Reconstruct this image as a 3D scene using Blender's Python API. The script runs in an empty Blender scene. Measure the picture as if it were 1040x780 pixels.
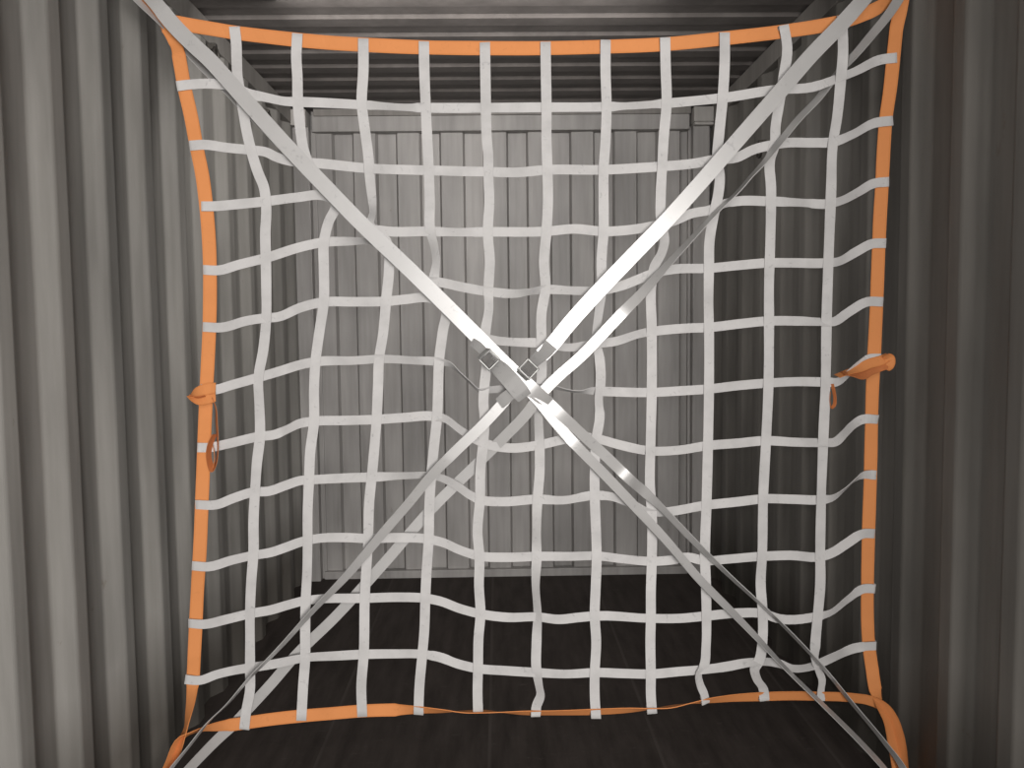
import bpy, bmesh, math, random
from mathutils import Vector, Matrix, Quaternion, noise
random.seed(4)
sc = bpy.context.scene
col = sc.collection

# ------------------------------------------------------------------ camera
CX, CH, YAW, PITCH, ROLL, F = -0.0431, 1.4589, 0.016, -0.0697, -0.0114, 859.6
YEND, H, HW = 4.891, 2.664, 1.165
WPH, WPIT, CPH, CPIT = 2.206, 0.2824, 3.419, 0.209
NETY = 2.46
fwd = Vector((math.sin(YAW)*math.cos(PITCH), math.cos(YAW)*math.cos(PITCH), math.sin(PITCH)))
rgt = Vector((math.cos(YAW), -math.sin(YAW), 0))
upv = rgt.cross(fwd)
R2 = rgt*math.cos(ROLL) + upv*math.sin(ROLL)
U2 = -rgt*math.sin(ROLL) + upv*math.cos(ROLL)
EYE = Vector((CX, 0, CH))
cam_d = bpy.data.cameras.new('camera')
cam = bpy.data.objects.new('camera', cam_d); col.objects.link(cam)
m = Matrix((R2, U2, -fwd)).transposed().to_4x4(); m.translation = EYE
cam.matrix_world = m
cam_d.sensor_width = 36; cam_d.lens = F*36/1040; cam_d.clip_start = 0.02
sc.camera = cam

def at(px, py, dy=0.0):
    """world point of the net's vertical plane (or a plane dy behind it)"""
    d = fwd*F + R2*(px-520) + U2*(390-py)
    return EYE + d*((NETY+dy-EYE.y)/d.y)
PXM = NETY/F                               # metres per pixel on the net plane

# ------------------------------------------------------------------ helpers
def tag(o, label=None, cat=None, group=None, kind=None):
    if label: o['label'] = label
    if cat: o['category'] = cat
    if group: o['group'] = group
    if kind: o['kind'] = kind
    return o
def obj(name, bm, mat, parent=None, smooth=False):
    me = bpy.data.meshes.new(name); bm.normal_update(); bm.to_mesh(me); bm.free()
    o = bpy.data.objects.new(name, me); col.objects.link(o)
    me.materials.append(mat)
    if smooth:
        for p in me.polygons: p.use_smooth = True
    if parent:
        o.parent = parent
        o.matrix_parent_inverse = Matrix.Translation(-parent.location)
    return o
def empty(name, loc):
    o = bpy.data.objects.new(name, None); col.objects.link(o); o.location = loc
    o.empty_display_size = .05
    return o
def box(bm, x0, x1, y0, y1, z0, z1, bev=0):
    r = bmesh.ops.create_cube(bm, size=1)
    for v in r['verts']:
        v.co = Vector((x0+(v.co.x+.5)*(x1-x0), y0+(v.co.y+.5)*(y1-y0), z0+(v.co.z+.5)*(z1-z0)))
    if bev:
        es = list({e for v in r['verts'] for e in v.link_edges})
        bmesh.ops.bevel(bm, geom=es, offset=bev, segments=2, affect='EDGES', profile=.6)
    return r['verts']
def obox(bm, c, ax, ay, az, sx, sy, sz):
    """oriented box"""
    r = bmesh.ops.create_cube(bm, size=1)
    for v in r['verts']:
        v.co = c + ax*(v.co.x*sx) + ay*(v.co.y*sy) + az*(v.co.z*sz)
def tube(bm, pts, r, seg=8, closed=False):
    rings = []
    n = len(pts)
    for i, p in enumerate(pts):
        a = pts[(i-1) % n] if (closed or i) else pts[i]
        b = pts[(i+1) % n] if (closed or i < n-1) else pts[i]
        t = (b-a).normalized()
        s = t.cross(Vector((0.31, 0.2, 0.93))).normalized(); q = t.cross(s)
        rings.append([bm.verts.new(p + s*math.cos(2*math.pi*k/seg)*r + q*math.sin(2*math.pi*k/seg)*r) for k in range(seg)])
    for i in range(n if closed else n-1):
        A, B = rings[i], rings[(i+1) % n]
        for k in range(seg):
            bm.faces.new((A[k], A[(k+1) % seg], B[(k+1) % seg], B[k]))
    if not closed:
        bm.faces.new(rings[0][::-1]); bm.faces.new(rings[-1])

# ------------------------------------------------------------------ materials
def mat_base(name):
    m = bpy.data.materials.new(name); m.use_nodes = True
    nt = m.node_tree; b = nt.nodes['Principled BSDF']
    return m, nt, b
def N(nt, t, **kw):
    n = nt.nodes.new(t)
    for k, v in kw.items():
        if hasattr(n, k): setattr(n, k, v)
        else: n.inputs[k.replace('_', ' ')].default_value = v
    return n
def ramp(nt, src, stops):
    r = nt.nodes.new('ShaderNodeValToRGB')
    while len(r.color_ramp.elements) < len(stops): r.color_ramp.elements.new(.5)
    for e, (p, c) in zip(r.color_ramp.elements, stops):
        e.position = p; e.color = (*c, 1)
    nt.links.new(src, r.inputs[0]); return r
def mix(nt, fac, a, b, mode='MIX'):
    x = nt.nodes.new('ShaderNodeMix'); x.data_type = 'RGBA'; x.blend_type = mode
    for s, i in ((fac, 0), (a, 6), (b, 7)):
        if isinstance(s, (int, float)): x.inputs[i].default_value = s
        elif isinstance(s, tuple): x.inputs[i].default_value = (*s, 1)
        else: nt.links.new(s, x.inputs[i])
    return x.outputs[2]
def coords(nt, scale=(1, 1, 1), out='Object'):
    tc = nt.nodes.new('ShaderNodeTexCoord'); mp = nt.nodes.new('ShaderNodeMapping')
    mp.inputs['Scale'].default_value = scale
    nt.links.new(tc.outputs[out], mp.inputs[0]); return mp.outputs[0]

def paint(name, c, rough=.5, rust=.5, spec=.4, dark_foot=False):
    """dull grey container paint: vertical dirt streaks, scuffs, small rust spots"""
    m, nt, b = mat_base(name); L = nt.links
    n1 = N(nt, 'ShaderNodeTexNoise', Scale=5.0, Detail=6.0); L.new(coords(nt, (1, 1, .22)), n1.inputs[0])
    n2 = N(nt, 'ShaderNodeTexNoise', Scale=34.0, Detail=4.0); L.new(coords(nt, (1, 1, .06)), n2.inputs[0])
    n3 = N(nt, 'ShaderNodeTexNoise', Scale=13.0, Detail=8.0, Roughness=.7); L.new(coords(nt, (1, 1, .5)), n3.inputs[0])
    dk = tuple(x*.76 for x in c); lt = tuple(x*1.13 for x in c)
    r1 = ramp(nt, n1.outputs[0], [(.33, dk), (.66, lt)])
    r2 = ramp(nt, n2.outputs[0], [(.3, (.82, .82, .81)), (.62, (1, 1, 1))])
    cc = mix(nt, .8, r1.outputs[0], r2.outputs[0], 'MULTIPLY')
    r3 = ramp(nt, n3.outputs[0], [(.665, (0, 0, 0)), (.73, (1, 1, 1))])
    mm = nt.nodes.new('ShaderNodeMath'); mm.operation = 'MULTIPLY'; mm.inputs[1].default_value = rust
    L.new(r3.outputs[0], mm.inputs[0])
    cc = mix(nt, mm.outputs[0], cc, (.11, .075, .05))
    if dark_foot:  # colour darkens towards the floor, edge broken up by noise
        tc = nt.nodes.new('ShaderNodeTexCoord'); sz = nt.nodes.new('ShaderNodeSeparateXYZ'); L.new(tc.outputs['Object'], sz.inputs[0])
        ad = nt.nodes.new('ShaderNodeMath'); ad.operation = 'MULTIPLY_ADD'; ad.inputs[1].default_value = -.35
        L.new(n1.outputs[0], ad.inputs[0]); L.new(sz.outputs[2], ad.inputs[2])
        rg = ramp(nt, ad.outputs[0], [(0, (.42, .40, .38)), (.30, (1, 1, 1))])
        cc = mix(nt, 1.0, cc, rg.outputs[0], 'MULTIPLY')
    L.new(cc, b.inputs['Base Color'])
    rr = nt.nodes.new('ShaderNodeMapRange'); rr.inputs['To Min'].default_value = rough-.07; rr.inputs['To Max'].default_value = rough+.13
    L.new(n1.outputs[0], rr.inputs[0]); L.new(rr.outputs[0], b.inputs['Roughness'])
    b.inputs['Specular IOR Level'].default_value = spec
    bp = N(nt, 'ShaderNodeBump', Strength=.12, Distance=.01); L.new(n3.outputs[0], bp.inputs['Height']); L.new(bp.outputs[0], b.inputs['Normal'])
    return m
M_WL = paint('grey_paint_left', (.262, .252, .236), dark_foot=True)
M_WR = paint('grey_paint_right', (.165, .156, .143), dark_foot=True)
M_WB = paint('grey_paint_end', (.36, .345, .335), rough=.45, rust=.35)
M_CE = paint('grey_paint_ceiling', (.150, .136, .129), rough=.6)
M_TR = paint('grey_paint_trim', (.25, .235, .22), rough=.55)
M_BLK = paint('pale_paint_casting', (.46, .44, .42), rough=.55)

def webbing(name, c, rough, spec, dirt=.25, line=None, sheen=0, nscale=1.0, bump=.25):
    """woven strap: UV u across 0..1, v in metres along"""
    m, nt, b = mat_base(name); L = nt.links
    uv = coords(nt, (1, 1, 1), 'UV')
    w = N(nt, 'ShaderNodeTexWave', Scale=95.0, Distortion=.4); w.bands_direction = 'Y'; L.new(uv, w.inputs[0])
    n = N(nt, 'ShaderNodeTexNoise', Scale=16.0*nscale, Detail=5.0); L.new(coords(nt), n.inputs[0])
    nf = N(nt, 'ShaderNodeTexNoise', Scale=55.0, Detail=3.0, Distortion=1.5); L.new(coords(nt), nf.inputs[0])
    r = ramp(nt, n.outputs[0], [(.28, tuple(x*(1-dirt) for x in c)), (.6, c)])
    rf = ramp(nt, nf.outputs[0], [(.24, (.62, .62, .63)), (.36, (1, 1, 1))])  # crease shading put into the colour as scattered dark marks
    cc = mix(nt, .7, r.outputs[0], rf.outputs[0], 'MULTIPLY')
    wr = ramp(nt, w.outputs[0], [(0, (.9, .9, .9)), (1, (1, 1, 1))])
    cc = mix(nt, .8, cc, wr.outputs[0], 'MULTIPLY')
    if line:
        sx = nt.nodes.new('ShaderNodeSeparateXYZ'); L.new(uv, sx.inputs[0])
        rl = ramp(nt, sx.outputs[0], [(0, line), (.10, line), (.13, c), (.5, c), (.87, c), (.9, line)])
        cc = mix(nt, .55, cc, rl.outputs[0])
    L.new(cc, b.inputs['Base Color'])
    b.inputs['Roughness'].default_value = rough
    b.inputs['Specular IOR Level'].default_value = spec
    b.inputs['Sheen Weight'].default_value = sheen
    bp = N(nt, 'ShaderNodeBump', Strength=bump, Distance=.0015); L.new(w.outputs[0], bp.inputs['Height']); L.new(bp.outputs[0], b.inputs['Normal'])
    return m
M_WHITE = webbing('white_webbing', (.515, .505, .50), .75, .2, .14)
M_ORANGE = webbing('orange_webbing', (.63, .245, .085), .7, .2, .08, line=(.55, .195, .06))
M_ORANGE_DK = webbing('dark_orange_webbing', (.50, .17, .06), .7, .2, .2)
M_GREY = webbing('grey_lashing_webbing', (.395, .388, .382), .30, 1.0, .06, bump=.02)
M_GREY.node_tree.nodes['Principled BSDF'].inputs['Metallic'].default_value = .0
M_SHADE_TAIL = webbing('shaded_grey_webbing', (.31, .305, .30), .5, .4, .1)  # darker lashing grey: strap shade put into the colour, plus the keeper tail

def metal(name, c, rough):
    m, nt, b = mat_base(name)
    n = N(nt, 'ShaderNodeTexNoise', Scale=60.0, Detail=3.0); nt.links.new(coords(nt), n.inputs[0])
    r = ramp(nt, n.outputs[0], [(.3, tuple(x*.7 for x in c)), (.7, c)])
    nt.links.new(r.outputs[0], b.inputs['Base Color'])
    b.inputs['Metallic'].default_value = .85; b.inputs['Roughness'].default_value = rough
    return m
M_ZINC = metal('zinc_steel', (.34, .34, .33), .55)
M_DARK = metal('dark_cam_steel', (.17, .165, .16), .7)
M_RING = metal('worn_ring_steel', (.12, .11, .10), .6)

def floor_mat():
    m, nt, b = mat_base('dark_plywood_floor'); L = nt.links
    n1 = N(nt, 'ShaderNodeTexNoise', Scale=3.0, Detail=7.0, Roughness=.6); L.new(coords(nt, (6, .9, 1)), n1.inputs[0])
    n2 = N(nt, 'ShaderNodeTexNoise', Scale=26.0, Detail=6.0, Roughness=.7); L.new(coords(nt, (.6, 1.5, 1)), n2.inputs[0])
    n4 = N(nt, 'ShaderNodeTexNoise', Scale=1.6, Detail=3.0); L.new(coords(nt), n4.inputs[0])
    r = ramp(nt, n1.outputs[0], [(.3, (.030, .024, .021)), (.7, (.060, .049, .044))])
    sc_ = ramp(nt, n2.outputs[0], [(.60, (0, 0, 0)), (.78, (1, 1, 1))])
    cc = mix(nt, sc_.outputs[0], r.outputs[0], (.085, .072, .065))
    # joints between the sheets, running along the container, pale with dust
    tc = nt.nodes.new('ShaderNodeTexCoord'); sx = nt.nodes.new('ShaderNodeSeparateXYZ'); L.new(tc.outputs['Object'], sx.inputs[0])
    a = nt.nodes.new('ShaderNodeMath'); a.operation = 'ADD'; a.inputs[1].default_value = 10.0-.385; L.new(sx.outputs[0], a.inputs[0])
    pp = nt.nodes.new('ShaderNodeMath'); pp.operation = 'PINGPONG'; pp.inputs[1].default_value = .29; L.new(a.outputs[0], pp.inputs[0])
    # joints every 0.58 m
    md = nt.nodes.new('ShaderNodeMath'); md.operation = 'MODULO'; md.inputs[1].default_value = .58
    a.inputs[1].default_value = 5.8 - .485; L.new(a.outputs[0], md.inputs[0])
    ln = ramp(nt, md.outputs[0], [(0, (1, 1, 1)), (.009, (1, 1, 1)), (.013, (0, 0, 0))])
    f = nt.nodes.new('ShaderNodeMath'); f.operation = 'MULTIPLY'; L.new(ln.outputs[0], f.inputs[0]); L.new(n4.outputs[0], f.inputs[1])
    cc = mix(nt, f.outputs[0], cc, (.088, .076, .069))
    L.new(cc, b.inputs['Base Color'])
    b.inputs['Roughness'].default_value = .72
    b.inputs['Specular IOR Level'].default_value = .18
    bp = N(nt, 'ShaderNodeBump', Strength=.25, Distance=.004); L.new(n2.outputs[0], bp.inputs['Height']); L.new(bp.outputs[0], b.inputs['Normal'])
    return m
M_FLOOR = floor_mat()

# ------------------------------------------------------------------ container shell
YN = -0.98                                   # open doorway behind the camera
def extrude_profile(pts, a, b, axis):
    """pts = list of (u, v); strip extruded between a and b on axis"""
    bm = bmesh.new(); A = []; B = []
    for p in pts:
        if axis == 'z': A.append(bm.verts.new((p[0], p[1], a))); B.append(bm.verts.new((p[0], p[1], b)))
        else: A.append(bm.verts.new((a, p[0], p[1]))); B.append(bm.verts.new((b, p[0], p[1])))
    for i in range(len(pts)-1): bm.faces.new((A[i], A[i+1], B[i+1], B[i]))
    return bm
def side_wall(name, s, mat):
    dep, cr, sl, rc = .036, .062, .056, .108
    pts = []; k = -12
    while True:
        y = WPH + k*WPIT
        if y > YEND-.12: break
        if y > YN:
            pts += [(s*(HW+dep), y-sl-.002), (s*HW, y), (s*HW, y+cr), (s*(HW+dep), y+cr+sl)]
        k += 1
    pts = [(s*(HW+dep), YN)] + pts + [(s*(HW+dep), YEND+.02)]
    bm = extrude_profile(pts, 0, H-.06, 'z')
    if s > 0: bmesh.ops.reverse_faces(bm, faces=bm.faces)
    o = obj(name, bm, mat); tag(o, kind='structure')
    md = o.modifiers.new('bend', 'BEVEL'); md.width = .007; md.segments = 3; md.limit_method = 'ANGLE'; md.angle_limit = math.radians(15)
    sd = o.modifiers.new('gauge', 'SOLIDIFY'); sd.thickness = .002; sd.offset = -1
    return o
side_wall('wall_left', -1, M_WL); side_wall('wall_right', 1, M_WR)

# end wall: shallow boxed corrugation
pts = []; per = .2455; c0 = .079
x = c0 - 6*per
while x < 1.3:
    for dx, dyy in ((-.062, 0), (-.050, .034), (.050, .034), (.062, 0)):
        if abs(x+dx) < 1.062: pts.append((x+dx, YEND-.034+dyy))
    x += per
pts = [(-1.075, YEND-.034)] + pts + [(1.075, YEND-.034)]
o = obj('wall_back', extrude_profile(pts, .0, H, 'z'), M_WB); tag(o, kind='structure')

# roof: cross corrugation
pts = []; k = -22
while CPH + k*CPIT < YEND-.10:
    y = CPH + k*CPIT
    if y > YN+.05: pts += [(y-.008, H+.012), (y+.006, H), (y+.090, H), (y+.112, H+.012)]
    k += 1
pts = [(YN, H+.012)] + pts + [(YEND+.05, H+.022 if 0 else H)]
o = obj('ceiling', extrude_profile(pts, -HW-.04, HW+.04, 'x'), M_CE); tag(o, kind='structure')

bm = bmesh.new(); box(bm, -HW-.06, HW+.06, YN, YEND+.05, -.03, 0)
o = obj('floor', bm, M_FLOOR); tag(o, kind='structure')

def trim(i, boxes, mat, bev=.004):
    bm = bmesh.new()
    for b_ in boxes: box(bm, *b_, bev)
    o = obj('trim_%d' % i, bm, mat); tag(o, kind='structure'); return o
trim(1, [(-HW-.05, -HW+.004, YN, YEND-.09, H-.088, H-.0005)], M_TR)       # top side rails
trim(2, [(HW-.004, HW+.05, YN, YEND-.09, H-.088, H-.0005)], M_TR)
trim(3, [(-1.062, 1.045, YEND-.085, YEND-.02, H-.122, H-.016)], M_WB)       # end header
trim(4, [(-1.062, 1.045, YEND-.065, YEND-.02, 0, .045)], M_WB)              # end sill
trim(5, [(-HW-.04, -1.078, YEND-.10, YEND+.02, 0, H-.10), (-1.078, -1.05, YEND-.045, YEND+.02, 0, H-.10)], M_WB)   # corner posts
trim(6, [(1.062, HW-.012, YEND-.10, YEND+.02, 0, H-.10), (1.045, 1.062, YEND-.045, YEND+.02, 0, H-.10), (HW-.012, HW+.04, YEND-.05, YEND+.02, 0, H-.1)], M_WB)
trim(7, [(-HW-.0, -1.082, YEND-.15, YEND-.02, H-.10, H-.014)], M_BLK)      # corner castings
trim(8, [(1.055, HW-.0, YEND-.15, YEND-.02, H-.095, H-.014), (1.06, HW+.0, YEND-.14, YEND-.02, H-.112, H-.095)], M_BLK)
trim(9, [(-1.05, 1.05, YEND-.10, YEND-.085, H-.04, H-.0005)], M_TR)

# weld beads / marks on the end wall and seal of the sill are in the material; lashing rings on the rails:
def lashing_ring(x, y, z, s, label):
    root = empty('lashing_ring', (x, y, z)); tag(root, label, 'lashing ring', 'lashing rings along the container walls')
    bm = bmesh.new()
    n = Vector((-s, 0, 0))
    pts = [Vector((x-s*.030, y+.030*math.cos(a), z-.02+.030*math.sin(a))) for a in [i*math.pi/9 for i in range(18)]]
    tube(bm, pts, .006, 6, True); obj('ring', bm, M_RING, root, True)
    bm = bmesh.new(); box(bm, min(x, x-s*.034), max(x, x-s*.034), y-.014, y+.014, z+.002, z+.026, .003)
    obj('bracket', bm, M_RING, root)
lashing_ring(-HW, 3.42, 2.545, -1, 'dark steel lashing ring high on the left wall by the grey strap, nearer one')
lashing_ring(-HW-.02, 4.26, 2.50, -1, 'small dark steel lashing ring near the far top corner of left wall')
lashing_ring(HW+.01, 3.86, 2.25, 1, 'dark steel lashing ring high on the right wall behind the net')

# ------------------------------------------------------------------ ribbons
def catmull(P, n):
    out = []
    Q = [P[0]] + P + [P[-1]]
    for i in range(1, len(Q)-2):
        a, b, c, d = Q[i-1], Q[i], Q[i+1], Q[i+2]
        # centripetal-ish: limit overshoot with chord-scaled tangents
        def L(u, v): return max(1e-3, math.hypot(u[0]-v[0], u[1]-v[1]))
        l1, l2, l3 = L(a, b), L(b, c), L(c, d)
        for k in range(n):
            t = k/n; r = []
            for j in range(len(b)):
                m1 = ((c[j]-b[j])/l2*l1 + (b[j]-a[j])/l1*l2)/(l1+l2)*l2 if l1 > 1e-2 else (c[j]-b[j])
                m2 = ((d[j]-c[j])/l3*l2 + (c[j]-b[j])/l2*l3)/(l2+l3)*l2 if l3 > 1e-2 else (c[j]-b[j])
                t2, t3 = t*t, t*t*t
                r.append((2*t3-3*t2+1)*b[j] + (t3-2*t2+t)*m1 + (-2*t3+3*t2)*c[j] + (t3-t2)*m2)
            out.append(tuple(r))
    out.append(tuple(P[-1])); return out

def field(px, py):
    """gentle slack of the whole net, shared by every strap so crossings stay together"""
    return .004*noise.noise(Vector((px/17., py/17., 9.1))) + .011*noise.noise(Vector((px/60., py/60., 3.3))) + .014*noise.noise(Vector((px/230., py/230., 7.7)))
def ribbon(name, P, width_px, mat, parent, dy=0.0, thick=.0016, sub=5, use_field=True, twist=.21, sign=1, seed=0, bump=0, th0=0.0, wrap=False):
    """P: (px, py[, apparent width px[, extra dy]]) -> woven strap mesh"""
    Q = []
    for p in P:
        w = p[2] if len(p) > 2 and p[2] else width_px
        Q.append((p[0], p[1], w, p[3] if len(p) > 3 else 0.0))
    S = catmull(Q, sub)
    W = width_px*PXM
    C = []
    for s in S:
        d = dy + s[3] + (field(s[0], s[1]) if use_field else 0)
        C.append(at(s[0], s[1], d))
    bm = bmesh.new(); uvl = bm.loops.layers.uv.new('UVMap')
    rows = []; v = 0; vs = []
    pt = None
    for i, c in enumerate(C):
        t = (C[min(i+1, len(C)-1)] - C[max(i-1, 0)])
        if t.length < 1e-6: t = pt or Vector((1, 0, 0))
        t.normalize(); pt = t
        if i: v += (C[i]-C[i-1]).length
        vs.append(v)
        view = (EYE*0 + Vector((0, 1, 0)))
        side = t.cross(Vector((0, 1, 0))).normalized()
        ratio = max(.06, min(1.0, S[i][2]/width_px))
        th = math.acos(ratio)*sign
        if ratio > .97: th = 0
        th += twist*noise.noise(Vector((v*7.0, seed*3.1, 1.7)))*1.6 * (1 if ratio > .9 else .3) + th0
        q = Quaternion(t, th)
        sd = q @ side; nn = sd.cross(t).normalized()
        h = W/2; k = thick/2
        rows.append([bm.verts.new(c - sd*h - nn*k), bm.verts.new(c + sd*h - nn*k), bm.verts.new(c + sd*h + nn*k), bm.verts.new(c - sd*h + nn*k)])
    if wrap:                                  # both ends are folded round the border strap and back behind it
        def shifted(row, v_): return [bm.verts.new(q_.co + v_) for q_ in row]
        t0 = (C[0]-C[2]).normalized(); t1 = (C[-1]-C[-3]).normalized()
        for end, tt in ((0, t0), (1, t1)):
            base = rows[0] if end == 0 else rows[-1]
            new = [shifted(base, tt*.0010 + Vector((0, .002, 0))), shifted(base, tt*.0010 + Vector((0, .012, 0))),
                   shifted(base, -tt*.022 + Vector((0, .0145, 0)))]
            for kk, nr in enumerate(new):
                if end == 0: rows.insert(0, nr); vs.insert(0, vs[0]-.01*(kk+1))
                else: rows.append(nr); vs.append(vs[-1]+.01*(kk+1))
        bm.verts.index_update()
    us = (0, 1, 1, 0)
    for i in range(len(rows)-1):
        A, B = rows[i], rows[i+1]
        for k in range(4):
            k2 = (k+1) % 4
            f = bm.faces.new((A[k], B[k], B[k2], A[k2]))
            uu = (us[k], us[k], us[k2], us[k2]); vv = (vs[i], vs[i+1], vs[i+1], vs[i])
            for l, a_, b_ in zip(f.loops, uu, vv): l[uvl].uv = (a_, b_)
            f.smooth = (k in (0, 2))
    bm.faces.new(rows[0]); bm.faces.new(rows[-1][::-1])
    bmesh.ops.recalc_face_normals(bm, faces=bm.faces)
    o = obj(name, bm, mat, parent)
    at_ = o.data.attributes.new('sharp_edge', 'BOOLEAN', 'EDGE')
    for i, e in enumerate(o.data.edges):
        a_, b_ = e.vertices
        at_.data[i].value = a_//4 != b_//4
    return o

# ------------------------------------------------------------------ the net
V = [
 [(238,27),(240,45),(240.5,62),(241.5,80),(244,94),(247.5,115),(250,130),(255,152),(262,175),(268,190),(270,203),(270.5,212),(269.5,237),(270,262),(270.5,292),(270.5,322),(267.5,355),(262.5,384),(263.5,412),(264,443),(261,470),(259,500),(257.5,530),(257.5,560),(255.5,587),(254,620),(254,655),(254,680),(254,700),(250,723),(248,741)],
 [(302,34),(301,60),(302,76),(302.5,103),(305,130),(308,150),(314,167),(324,185),(338,200),(341,208),(334,225),(329,246),(329,272),(329,304),(324,340),(320.5,367),(319,395),(319,428),(315,460),(314,487),(312.5,520),(312.5,548),(312,580),(310.5,611),(310,640),(310,668),(308,695),(306,732)],
 [(369,39),(369,72),(367.5,106),(370,127),(374,157),(376,185,9),(378,205,7),(378.5,217,4.5),(376,227,7),(382,236,9),(391,243),(394.5,252),(395,275),(392,306),(389,340),(385,365),(384,392),(382.5,426),(378,480),(375,510),(374,547),(372,580),(370.5,608),(369.5,664),(367,697),(368,728)],
 [(430.5,42),(431,72),(432.5,109),(434,142),(435.5,173),(436.5,205),(437,234),(441,250,8),(443,265,8),(441,282),(440,292),(444,302),(452,310),(449.5,338),(446,366),(445,395),(444,423),(441,452),(438,483),(436,515),(435.5,546),(433,585),(432,608),(431,640),(429,664),(426,697),(425,726)],
 [(492.5,43),(493,77),(493.5,109.5),(494.5,142),(496,158),(496,175),(497,205),(495.5,235),(497.5,266),(496,296),(496.5,312,9),(493,337),(492.5,346),(494,372),(492,392),(491,410),(492,422),(491,448),(488,476),(487.5,507),(485,540),(487,566),(486.5,595),(488,623),(486,648),(485.5,679),(485,702),(485.5,724)],
 [(554,42.5),(554.5,76),(555,109),(555,142),(556,172.5),(556.5,205),(555,236),(552.5,265),(554,293),(550,318),(550,347),(550,385),(547,422,8),(548,450,9),(548,480),(546,506),(545,540,8.5),(545,566),(544,595,7.5),(546,624,8),(545,650),(545,682),(547.5,697,8),(549,706,8),(545,717,9),(544,728)],
 [(615,40.5),(615,74),(616,108),(615,142),(613,173),(613,205),(613,235),(611,262),(611,293),(607,325,9),(605,342,8),(609,365),(610,388),(608,405,9),(609,424),(605.5,446),(604,474),(604,503),(605.5,545),(606,566),(605,596),(604,625),(605.5,652),(604,683),(604,706),(605.5,730)],
 [(675.5,38),(676,67),(677,105),(674,140),(672.5,169),(671,198),(671.5,228),(675,245,8),(672,257,8),(665,270,9),(662,285),(662,336),(662,396),(660.5,457),(660,492),(662,521),(662,569),(661,600),(661,627),(660.5,650),(661,684),(661,706),(662.5,725)],
 [(736,33),(736,62),(734,99),(730.5,135),(728.5,162),(731,180),(729.5,197),(725,218),(720.5,245),(720,272),(719.5,307),(720,333),(720,394),(719,452),(717.5,512),(716,565),(717,595),(717.5,625),(717,657),(715,676),(709.5,686,8),(711,695,8),(715.5,706,8.5),(717,715,9)],
 [(796,25.5),(799.5,49),(796,77),(791,107),(787.5,130),(787,146),(782,162),(783,190),(783,206),(782,255),(781,287),(781,330),(780.5,389),(778,447),(775,507),(774,565),(772.5,592),(774.5,622),(774.5,648),(771,671,9),(766.5,679,8),(769,690,8),(775,699,8.5),(776.5,712)],
 [(855,16),(856,57),(854,80),(850,120),(846,145),(844,195),(841.5,260),(839.5,325),(838.5,388),(836,449),(834,507),(833,560),(833,595),(830.5,625),(828,655),(827.5,668,9),(831,680,8),(835,691,9),(834,700,9),(833,712)],
]
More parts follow.
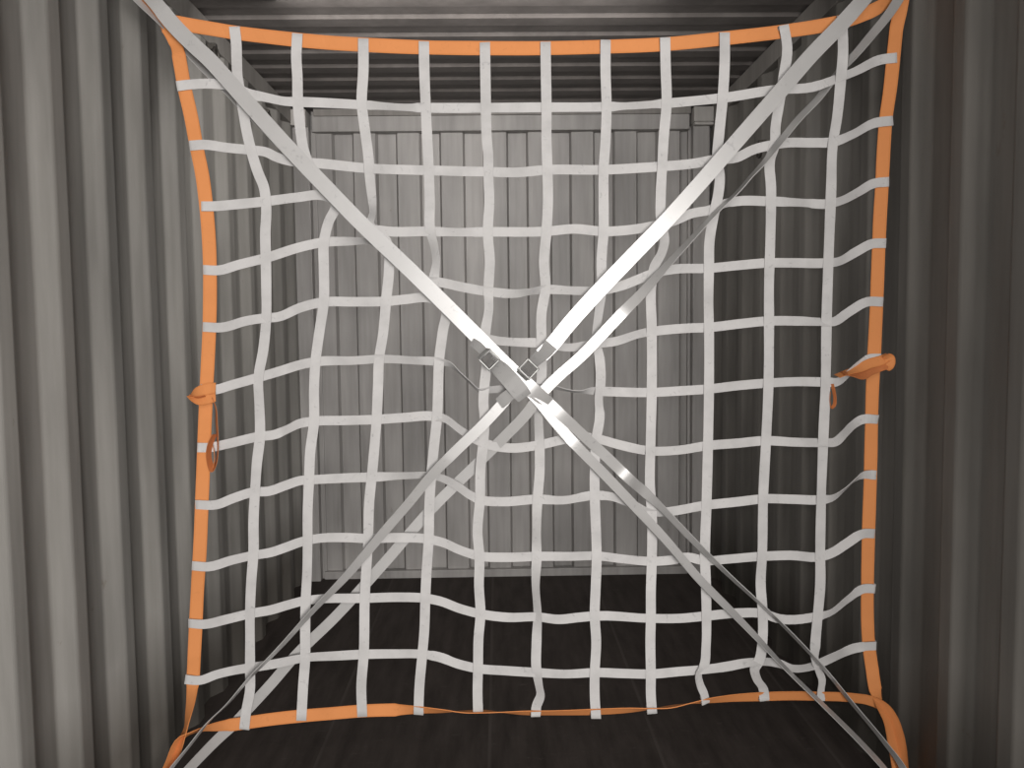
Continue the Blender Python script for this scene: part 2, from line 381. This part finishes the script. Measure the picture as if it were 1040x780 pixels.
Hh = [
 [(179.5,87.5),(192,86),(212,85),(230,86.5),(241,90),(252,95,10),(270,99,9),(290,103,9),(305,103.5),(340,105),(367.5,106.5),(410,109,9),(432.5,109.5),(494,109.5),(555,109),(616,108.5),(650,107,8.5),(677,105),(700,103),(734,99.5),(790,91),(825,88.5),(850,80,8.5),(870,72,8.5),(893,61),(911,58.5)],
 [(192.5,148),(207.5,147),(230,150),(255,152.5),(270,154.5),(282,160,9),(298,164),(325,166),(374,171),(435,173),(495,174.5),(525,175,8.5),(556,172.5),(612.5,172.5),(650,170.5),(672.5,169),(705,166),(727,162),(748,160),(765,152),(783,147.5),(800,145),(825,145),(847,144,9),(866,136.5,8),(888,125,9),(907,122.5)],
 [(204.5,209.5),(216,209.5),(240,207.5),(270,204.5),(302,200.5),(328,198.5),(342,204,9),(358,220,8),(372,231,9),(390,234.5),(437,235),(465,236,9),(496,235.5),(555,235),(583,232.5),(613,235),(650,232),(670,228),(684,224.5),(702,217),(722,213),(735,207,9),(748,204.5),(782,204.5),(815,206,9),(841,207),(854,204,8),(872,195,8),(887,186.5,9),(903,184.5)],
 [(206.5,274),(222.5,274.5),(242,269),(270,262),(305,251),(329,246),(355,245,8),(375,245.5,5),(395,254,4),(415,270,6),(432,284.5,7),(446,286.5),(472,292),(496,296,9),(525,298,8),(540,296,6),(555,294,9),(580,295,8),(609,295,9),(632,290),(650,283),(664,277.5),(684,273.5),(719,272.5),(750,269.5),(781,267),(805,267),(840,267),(850,266,9),(870,255.5),(886,247.5),(900,247)],
 [(206,332),(226,332.5),(250,326),(270,323),(282,322),(305,312.5),(327,307),(360,306.5),(392,306),(412,304),(435,302.5),(450,308,8),(468,325,7),(486,340,8),(500,345,9),(522,347.5,9),(550,348.5),(578,353,8),(605,349,9),(624,347,9),(650,339,8),(664,336.5),(695,333.5),(720,332.5),(750,329),(781,326),(810,326),(836,327,8),(846,327,8.5),(862,317,8.5),(881,306.5),(897,306.5)],
 [(204,395),(216,396),(237,390.5),(262,383.5),(284,377),(305,370.5),(320,367.5),(362,366,8.5),(384,364.5,8.5),(420,366,8),(446,367.5,8),(457,370,5),(466,378,3),(476,387,3),(488,397,4.5),(498,396,7),(520,394,7),(545,392,6),(563,393.5,4),(576,396.5,2.5),(590,398,3),(600,397,7),(613,397.5),(662,398.5),(690,397),(720,395),(750,391.5),(780,389),(810,387.5),(840,388),(850,388,9),(861,380,8),(872,370.5,8),(883,364.5),(895,364)],
 [(200.5,454.5),(212,454.5),(230,451),(262,443.5),(280,441),(292,436,8),(305,430,9),(317,428),(350,427),(382,426),(412,424),(438,422.5),(450,424.5,7),(468,437,6.5),(482,446,8),(494,451,9),(518,455),(547,452),(574,446),(592,443.5,9),(608,446,9),(630,452,9),(662,458),(690,457),(719,452.5),(750,450),(778,447.5),(805,449,9),(836,449.5,9),(848,449,8),(858,440,5),(866,432,5),(876,426,8.5),(892,426)],
 [(198.5,512.5),(220,512.5),(237,506),(259,499.5),(272,499),(290,493),(305,488),(320,487),(350,485.5),(378,484.5),(415,483,8),(437,483,8),(450,486,9),(465,494,9),(477,502.5,9),(488,507.5),(510,509.5),(546,507),(572,508,9),(605,503),(622,504.5,9),(640,511,9),(663,521,8),(680,519.5),(717.5,513),(750,509.5),(777,506.5),(805,507),(834,507.5),(845,506,8),(858,497,5),(868,488,5),(877,482.5,8.5),(890,482.5)],
 [(195,574.5),(212,575.5),(235,569),(257,564),(275,561),(290,556),(305,550.5),(318,547.5),(355,546),(374,547),(405,546),(435,547.5),(450,551),(467,558.5),(486,564.5),(515,566),(546,565),(580,565),(606,564.5),(632,567.5),(661,570),(680,569),(698,566,8.5),(716,569.5),(737,568),(773,565),(803,564),(835,565),(846,561,8.5),(860,552,8.5),(877,542),(888.5,542)],
 [(191.5,633),(207,634),(230,629),(255,623),(275,619.5),(292,614.5),(307,610.5),(322,608.5),(370,607.5),(405,606.5),(431,607.5),(447,610.5),(467,618),(488,623.5),(516,627),(546,626.5),(567,629),(588,627),(605,625.5),(661,628),(690,628),(717.5,625.5),(750,622.5),(774,623),(792,628.5),(830,626),(842,623,9),(862,608,9),(877,598),(889,598)],
 [(188,690),(202.5,691),(220,685),(242,680),(255,678),(280,674),(310,668),(342,666),(370,664.5),(400,664),(430,664.5),(445,667,9),(466,674.5),(486,679),(512,681),(545,683),(575,684.5),(605,683),(635,684),(661,684.5),(690,682),(714,680),(738,677,9),(760,673,6),(775,672,4.5),(790,673.5,7),(806,679,5),(822,677.5,3.5),(832,674,5),(843,669,5),(854,664,4),(866,659,7),(879,656.5),(890,656)],
]
BT = [(118,-30,9,-.01),(137,-8,8),(150,6,7),(160,16,6),(172,21,8),(184,24),(195,26),(216,29.5),(237,33),(269,37),(301,40.5),(335,43.5),(369,45.5),(430,48.2),(492,49),(553,49),(615,47.5),(675,45),(736,39),(796,32),(830,27),(855,22),(877,14.5),(893,7,12),(905,-3,10),(916,-20,9)]
BL = [(118,-30,9,.004),(137,-6,7,.004),(150,8,6,.004),(162,20,8),(170,28),(179,45,13),(183,64),(187,87),(194,118),(199.5,148),(205.5,178),(209,205),(211.5,232),(213,262),(213.3,300),(212.7,332),(211,370),(209.5,400),(207.5,447),(206.3,480),(205,512),(203,560),(201,592),(199,632),(197.5,662),(196,690),(193.5,712,11),(190.5,728,8),(188,742,6),(182,758,9,.006),(168,785,10,.006),(155,812,10,.006)]
BR_ = [(920,-25,11),(916.5,-3),(914,12),(911,25),(908.5,46),(904,90),(899.5,122),(897.5,150),(895.5,190),(893.5,225),(892.5,247),(890.5,300),(888,355),(886,395),(885,432),(884,482),(882,542),(881,590),(881,630),(882.5,657),(885.5,678),(889,700),(893,714,10),(901,730,11),(906,752,12),(911,778,13),(914,812,13)]
BB = [(155,812,6,.0),(172,775,6),(186,748,6),(196,744,6),(206,741,8),(216,739,11),(247,734.5),(275,730.5),(307,727),(337,724.5),(367,722),(395,721),(425,721,11),(452,722.3,8),(472,723,4),(490,722.6,3),(510,723.5,6),(530,724,8.5),(560,724,9),(605,723,10),(640,721.3,9),(662,720,6),(680,718,3.5),(700,714.5,6),(717,712,9),(745,709,11),(775,707.5,12),(805,706.7,12),(832,707.2,12),(866,708.7,12),(885,712,12),(897,718,11),(905,728,10),(911,742,8),(916,775,9,.004),(917,812,9,.004)]

net = empty('cargo_net', at(520, 760)); net.location.z = 0.0
tag(net, 'square cargo net of white webbing with orange border straps, hung across the container', 'cargo net')
for i, P in enumerate(V):
    ribbon('vertical_strap', P, 10.2, M_WHITE, net, dy=-.0035, wrap=True, seed=i+1, sign=(1 if i % 2 else -1))
for i, P in enumerate(Hh):
    ribbon('horizontal_strap', P, 9.6, M_WHITE, net, dy=0, wrap=True, seed=i+31, sign=(1 if i % 2 else -1))
for i, P in enumerate((BT, BL, BR_, BB)):
    o = ribbon('border_strap', P, 13.6, M_ORANGE, net, dy=.007, thick=.0025, seed=i+71, twist=.08, sign=(1, 1, -1, 1)[i])
# ties knotted on the side borders
def tie(P, w, mat=M_ORANGE, dy=-.012, th0=0, seed=0, name='tie_strap'):
    ribbon(name, P, w, mat, net, dy=dy, thick=.0014, seed=seed, twist=.3, th0=th0)
tie([(219,394,10),(211,395,11),(203,397,10),(197,399.5,7),(193,401.5,2.5)], 12, M_ORANGE, dy=-.010, seed=3)
tie([(219,403,9),(211,405,10),(204,407,8),(198,405,5),(193,401.5,2)], 11, M_ORANGE, dy=-.014, seed=4)
tie([(193,401.5,1.5),(200,403.5,2),(208,402,1.5)], 4, M_ORANGE_DK, dy=-.021, seed=9)
tie([(215,404,4),(219,414,4),(220,430,4.5),(221,446,4),(221,460,3.5),(219,471,4),(216,477,4),(213,470,3),(212,459,3),(214,450,3.5),(218,441,3)], 9, M_ORANGE_DK, dy=-.014, seed=5)
tie([(216,452,2.5),(218,462,2.5),(217,474,2.5)], 8, M_ORANGE, dy=-.02, seed=6)
tie([(903,362,6),(895,366,9),(884,369,9),(873,374,7),(861,378,4),(850,382,3.5)], 11, M_ORANGE, seed=11)
tie([(903,370,7),(893,373,8),(884,377,7),(875,382,6),(866,380,5),(856,379,3)], 10, M_ORANGE_DK, dy=-.019, seed=12)
tie([(899,361,5),(903,364,9),(903,370,9),(899,375,5)], 11, M_ORANGE, dy=-.022, seed=13)
tie([(845,390,2),(847,398,1.6),(848,406,1.6),(847,412,2),(844.5,414,2),(843,408,1.6),(843.5,398,1.6)], 4, M_ORANGE_DK, dy=-.004, seed=14)
# steel rings the corners are made off to
for (px, py, s) in ((113, -36, 0), (922, -32, 0), (151, 819, 0), (916, 818, 0)):
    c = at(px, py, .0); bm = bmesh.new()
    c.x = max(-1.14, min(1.135, c.x)); c.z = max(.035, c.z)
    tube(bm, [c + Vector((.026*math.cos(a), 0, .026*math.sin(a))) for a in [k*math.pi/8 for k in range(16)]], .005, 6, True)
    obj('corner_ring', bm, M_RING, net, True)

# ------------------------------------------------------------------ lashing straps
GW = 15.0
def strap(P, parent, dy, w=GW, mat=M_GREY, seed=0, sign=1, sub=6):
    return ribbon('webbing', P, w, mat, parent, dy=dy, thick=.0022, seed=seed, twist=.012, sign=sign, use_field=False, sub=sub)
def buckle(parent, px, py, ang, dy):
    """cam buckle: square wire frame, cam with a serrated lip, rear base plate"""
    c = at(px, py, dy); a = math.radians(ang)
    ax = Vector((math.cos(a), 0, -math.sin(a))); az = Vector((math.sin(a), 0, math.cos(a))); ay = Vector((0, 1, 0))
    s = .0445
    bm = bmesh.new()
    for sg in (-1, 1):
        obox(bm, c + az*sg*s*.46, ax, ay, az, s, .010, .0055)
        obox(bm, c + ax*sg*s*.46, ax, ay, az, .0055, .010, s)
    bmesh.ops.bevel(bm, geom=bm.edges[:], offset=.0012, segments=1, affect='EDGES')
    bk = obj('buckle', bm, M_ZINC, parent)
    bm = bmesh.new()
    obox(bm, c + Vector((0, .003, 0)), ax, ay, az, s*.72, .004, s*.72)
    for k in range(5): obox(bm, c + ax*(k-2)*.006 + Vector((0, -.002, 0)), ax, ay, az, .002, .005, s*.6)
    o = obj('cam', bm, M_DARK, bk)
    bm = bmesh.new()
    q = Quaternion(az, math.radians(-28))
    obox(bm, c - ax*s*.52 + Vector((0, -.007, 0)), q @ ax, q @ ay, az, s*.25, .003, s*.86)
    bmesh.ops.bevel(bm, geom=bm.edges[:], offset=.0012, segments=1, affect='EDGES')
    obj('cam_lever', bm, M_ZINC, bk)
# strap from the upper left to the lower right corner
A = empty('lashing_strap', at(520, 760)); A.location.z = 0
tag(A, 'grey lashing strap with cam buckle running from upper left to lower right corner', 'lashing strap')
strap([(120,-36,12),(155.5,0,14),(176,25),(200,49),(211,59),(229,78.5),(247,99),(286,142.5),(331,190),(372,232),(410,268),(452,309),(490,347),(512,369),(530,386),(548,402,14),(558,409.5,12)], A, -.050, seed=1)
strap([(540,395,10.6),(556,408,10.6),(572,423,10.6),(590,440,10.6,.02),(615,463,10.6,.045),(640,487,10.5,.05),(655,500,10,.0),(670,514,7),(705,550,6),(740,584,4),(787,627,3),(835,677,2.8),(867,716,2.8),(900,756,3.5),(916,778,4.5),(925,800,5)], A, -.046, w=10.8, seed=1)
strap([(112,-30,9,.03),(146,6,6,.03),(165,24.5,5,.05),(182,43,5,.06),(199,62,5.5,.06),(216,79,6,.06),(230,92,6,.06),(243,106,6,.06),(265,126,8,.04),(300,163,8,.02),(350,214,8,.008),(420,281,8,.006),(480,341,8,.006),(520,381,8,.006),(545,405,11),(562,426,11),(580,447,10.5),(615,483,10),(650,520,9.5),(675,547,8.5),(712,590,8),(745,623,6.5),(771,650,5),(800,681,3.2),(835,715,3.4),(875,755,4.5),(897,779,5),(914,800,5)], A, -.040, w=10.8, seed=2, sign=-1)
strap([(497,365,10),(508,375,16),(519,387,17,-.003),(529,399,17),(533,404,15)], A, -.056, w=17.5, mat=M_SHADE_TAIL, seed=3)  # added strip, coloured darker for the shade on the strap by the buckle
strap([(479,347,8),(486,352,9),(492,358,8)], A, -.060, w=10, mat=M_SHADE_TAIL, seed=4)
buckle(A, 497, 365, 46, -.065)
# strap from the upper right to the lower left corner
B = empty('lashing_strap', at(520, 760)+Vector((0, .02, 0))); B.location.z = 0
tag(B, 'grey lashing strap with cam buckle running from upper right to lower left corner', 'lashing strap')
strap([(905,-34,12),(873,4,14),(855,24),(825,55),(787,99),(745,147),(712,185),(675,226),(643,259),(602,302),(577,330),(558,353),(550,361)], B, -.034, seed=5)
strap([(530,381,10),(522,393),(516,403,12),(505,416,11.5),(490,432,10.5),(465,456,10.5),(440,481,10),(415,511,9.5),(390,540,9.5),(370,564,9),(350,587,8),(320,618,5.5),(280,662,4.2),(255,687,3),(230,716,2.2),(212,733,2),(192,758,2.4),(175,779,3),(160,800,3)], B, -.034, w=10.6, seed=6, sign=-1)
strap([(925,-22,8,.0),(903,14,7.5),(885,36,7),(867,57,6,.0),(856,68,5,.045),(845,82,5,.045),(832,99,5,.01),(810,122,5),(790,147,4.5),(775,166,3),(762,180,2),(750,194,1.8),(732,211,2.5),(700,245,4),(675,272,6),(650,300,9.5),(632,318,10.7),(615,336,10.8),(590,362,11),(562,387,12),(548,402,12),(535,420,12,.010),(515,441,11.5,.026),(497,459,11.5,.040),(465,490,11.5,.050),(440,515,11.5,.052),(390,572,11.5,.052),(340,627,12,.052),(300,666,11.5,.052),(275,695,11,.052),(252,720,11,.052),(238,735,11,.052),(222,750,10,.052),(192,781,9,.052),(175,800,9,.052)], B, -.031, w=11, seed=7)
strap([(560,350,14),(554,357,13),(547,363,12),(540,370,10)], B, -.042, w=14.5, mat=M_SHADE_TAIL, seed=8)
strap([(521,398,11),(514,404,12),(507,410,11)], B, -.046, w=12.5, mat=M_SHADE_TAIL, seed=9)  # darkened strip for the shaded end of the lower strand
buckle(B, 536.5, 375, -46, -.056)

# ------------------------------------------------------------------ light
w = bpy.data.worlds.new('world'); sc.world = w; w.use_nodes = True
w.node_tree.nodes['Background'].inputs[0].default_value = (1, .96, .93, 1)
w.node_tree.nodes['Background'].inputs[1].default_value = .12
def area(name, loc, target, sx, sy, power, color):
    l = bpy.data.lights.new(name, 'AREA'); l.shape = 'RECTANGLE'; l.size = sx; l.size_y = sy; l.energy = power; l.color = color
    o = bpy.data.objects.new(name, l); col.objects.link(o); o.location = loc
    o.rotation_euler = (Vector(target)-Vector(loc)).to_track_quat('-Z', 'Y').to_euler()
    return o
area('daylight_doorway', (1.2, -5.0, 1.5), (-.1, 4, 1.4), 1.8, 1.9, 485, (1, .965, .93)).data.specular_factor = .08
area('far_fill', (-.15, 3.1, 2.5), (-.1, 4.9, 1.3), 1.4, .4, 11, (1, .965, .93))
area('top_fill', (-.2, -.7, 2.45), (0, 3, 1.9), 1.4, .35, 18, (1, .965, .94)).data.specular_factor = .05  # unseen lamp added to brighten the upper part of the net
fl = bpy.data.lights.new('phone_torch', 'POINT'); fl.energy = 44; fl.shadow_soft_size = .03; fl.color = (1, .98, .95)
fo = bpy.data.objects.new('phone_torch', fl); col.objects.link(fo); fo.location = EYE + Vector((.03, .0, .04))

sc.view_settings.view_transform = 'Standard'
sc.view_settings.look = 'None'
sc.view_settings.exposure = 0
sc.cycles.use_denoising = True
sc.cycles.max_bounces = 8; sc.cycles.diffuse_bounces = 5
sc.cycles.sample_clamp_indirect = 4
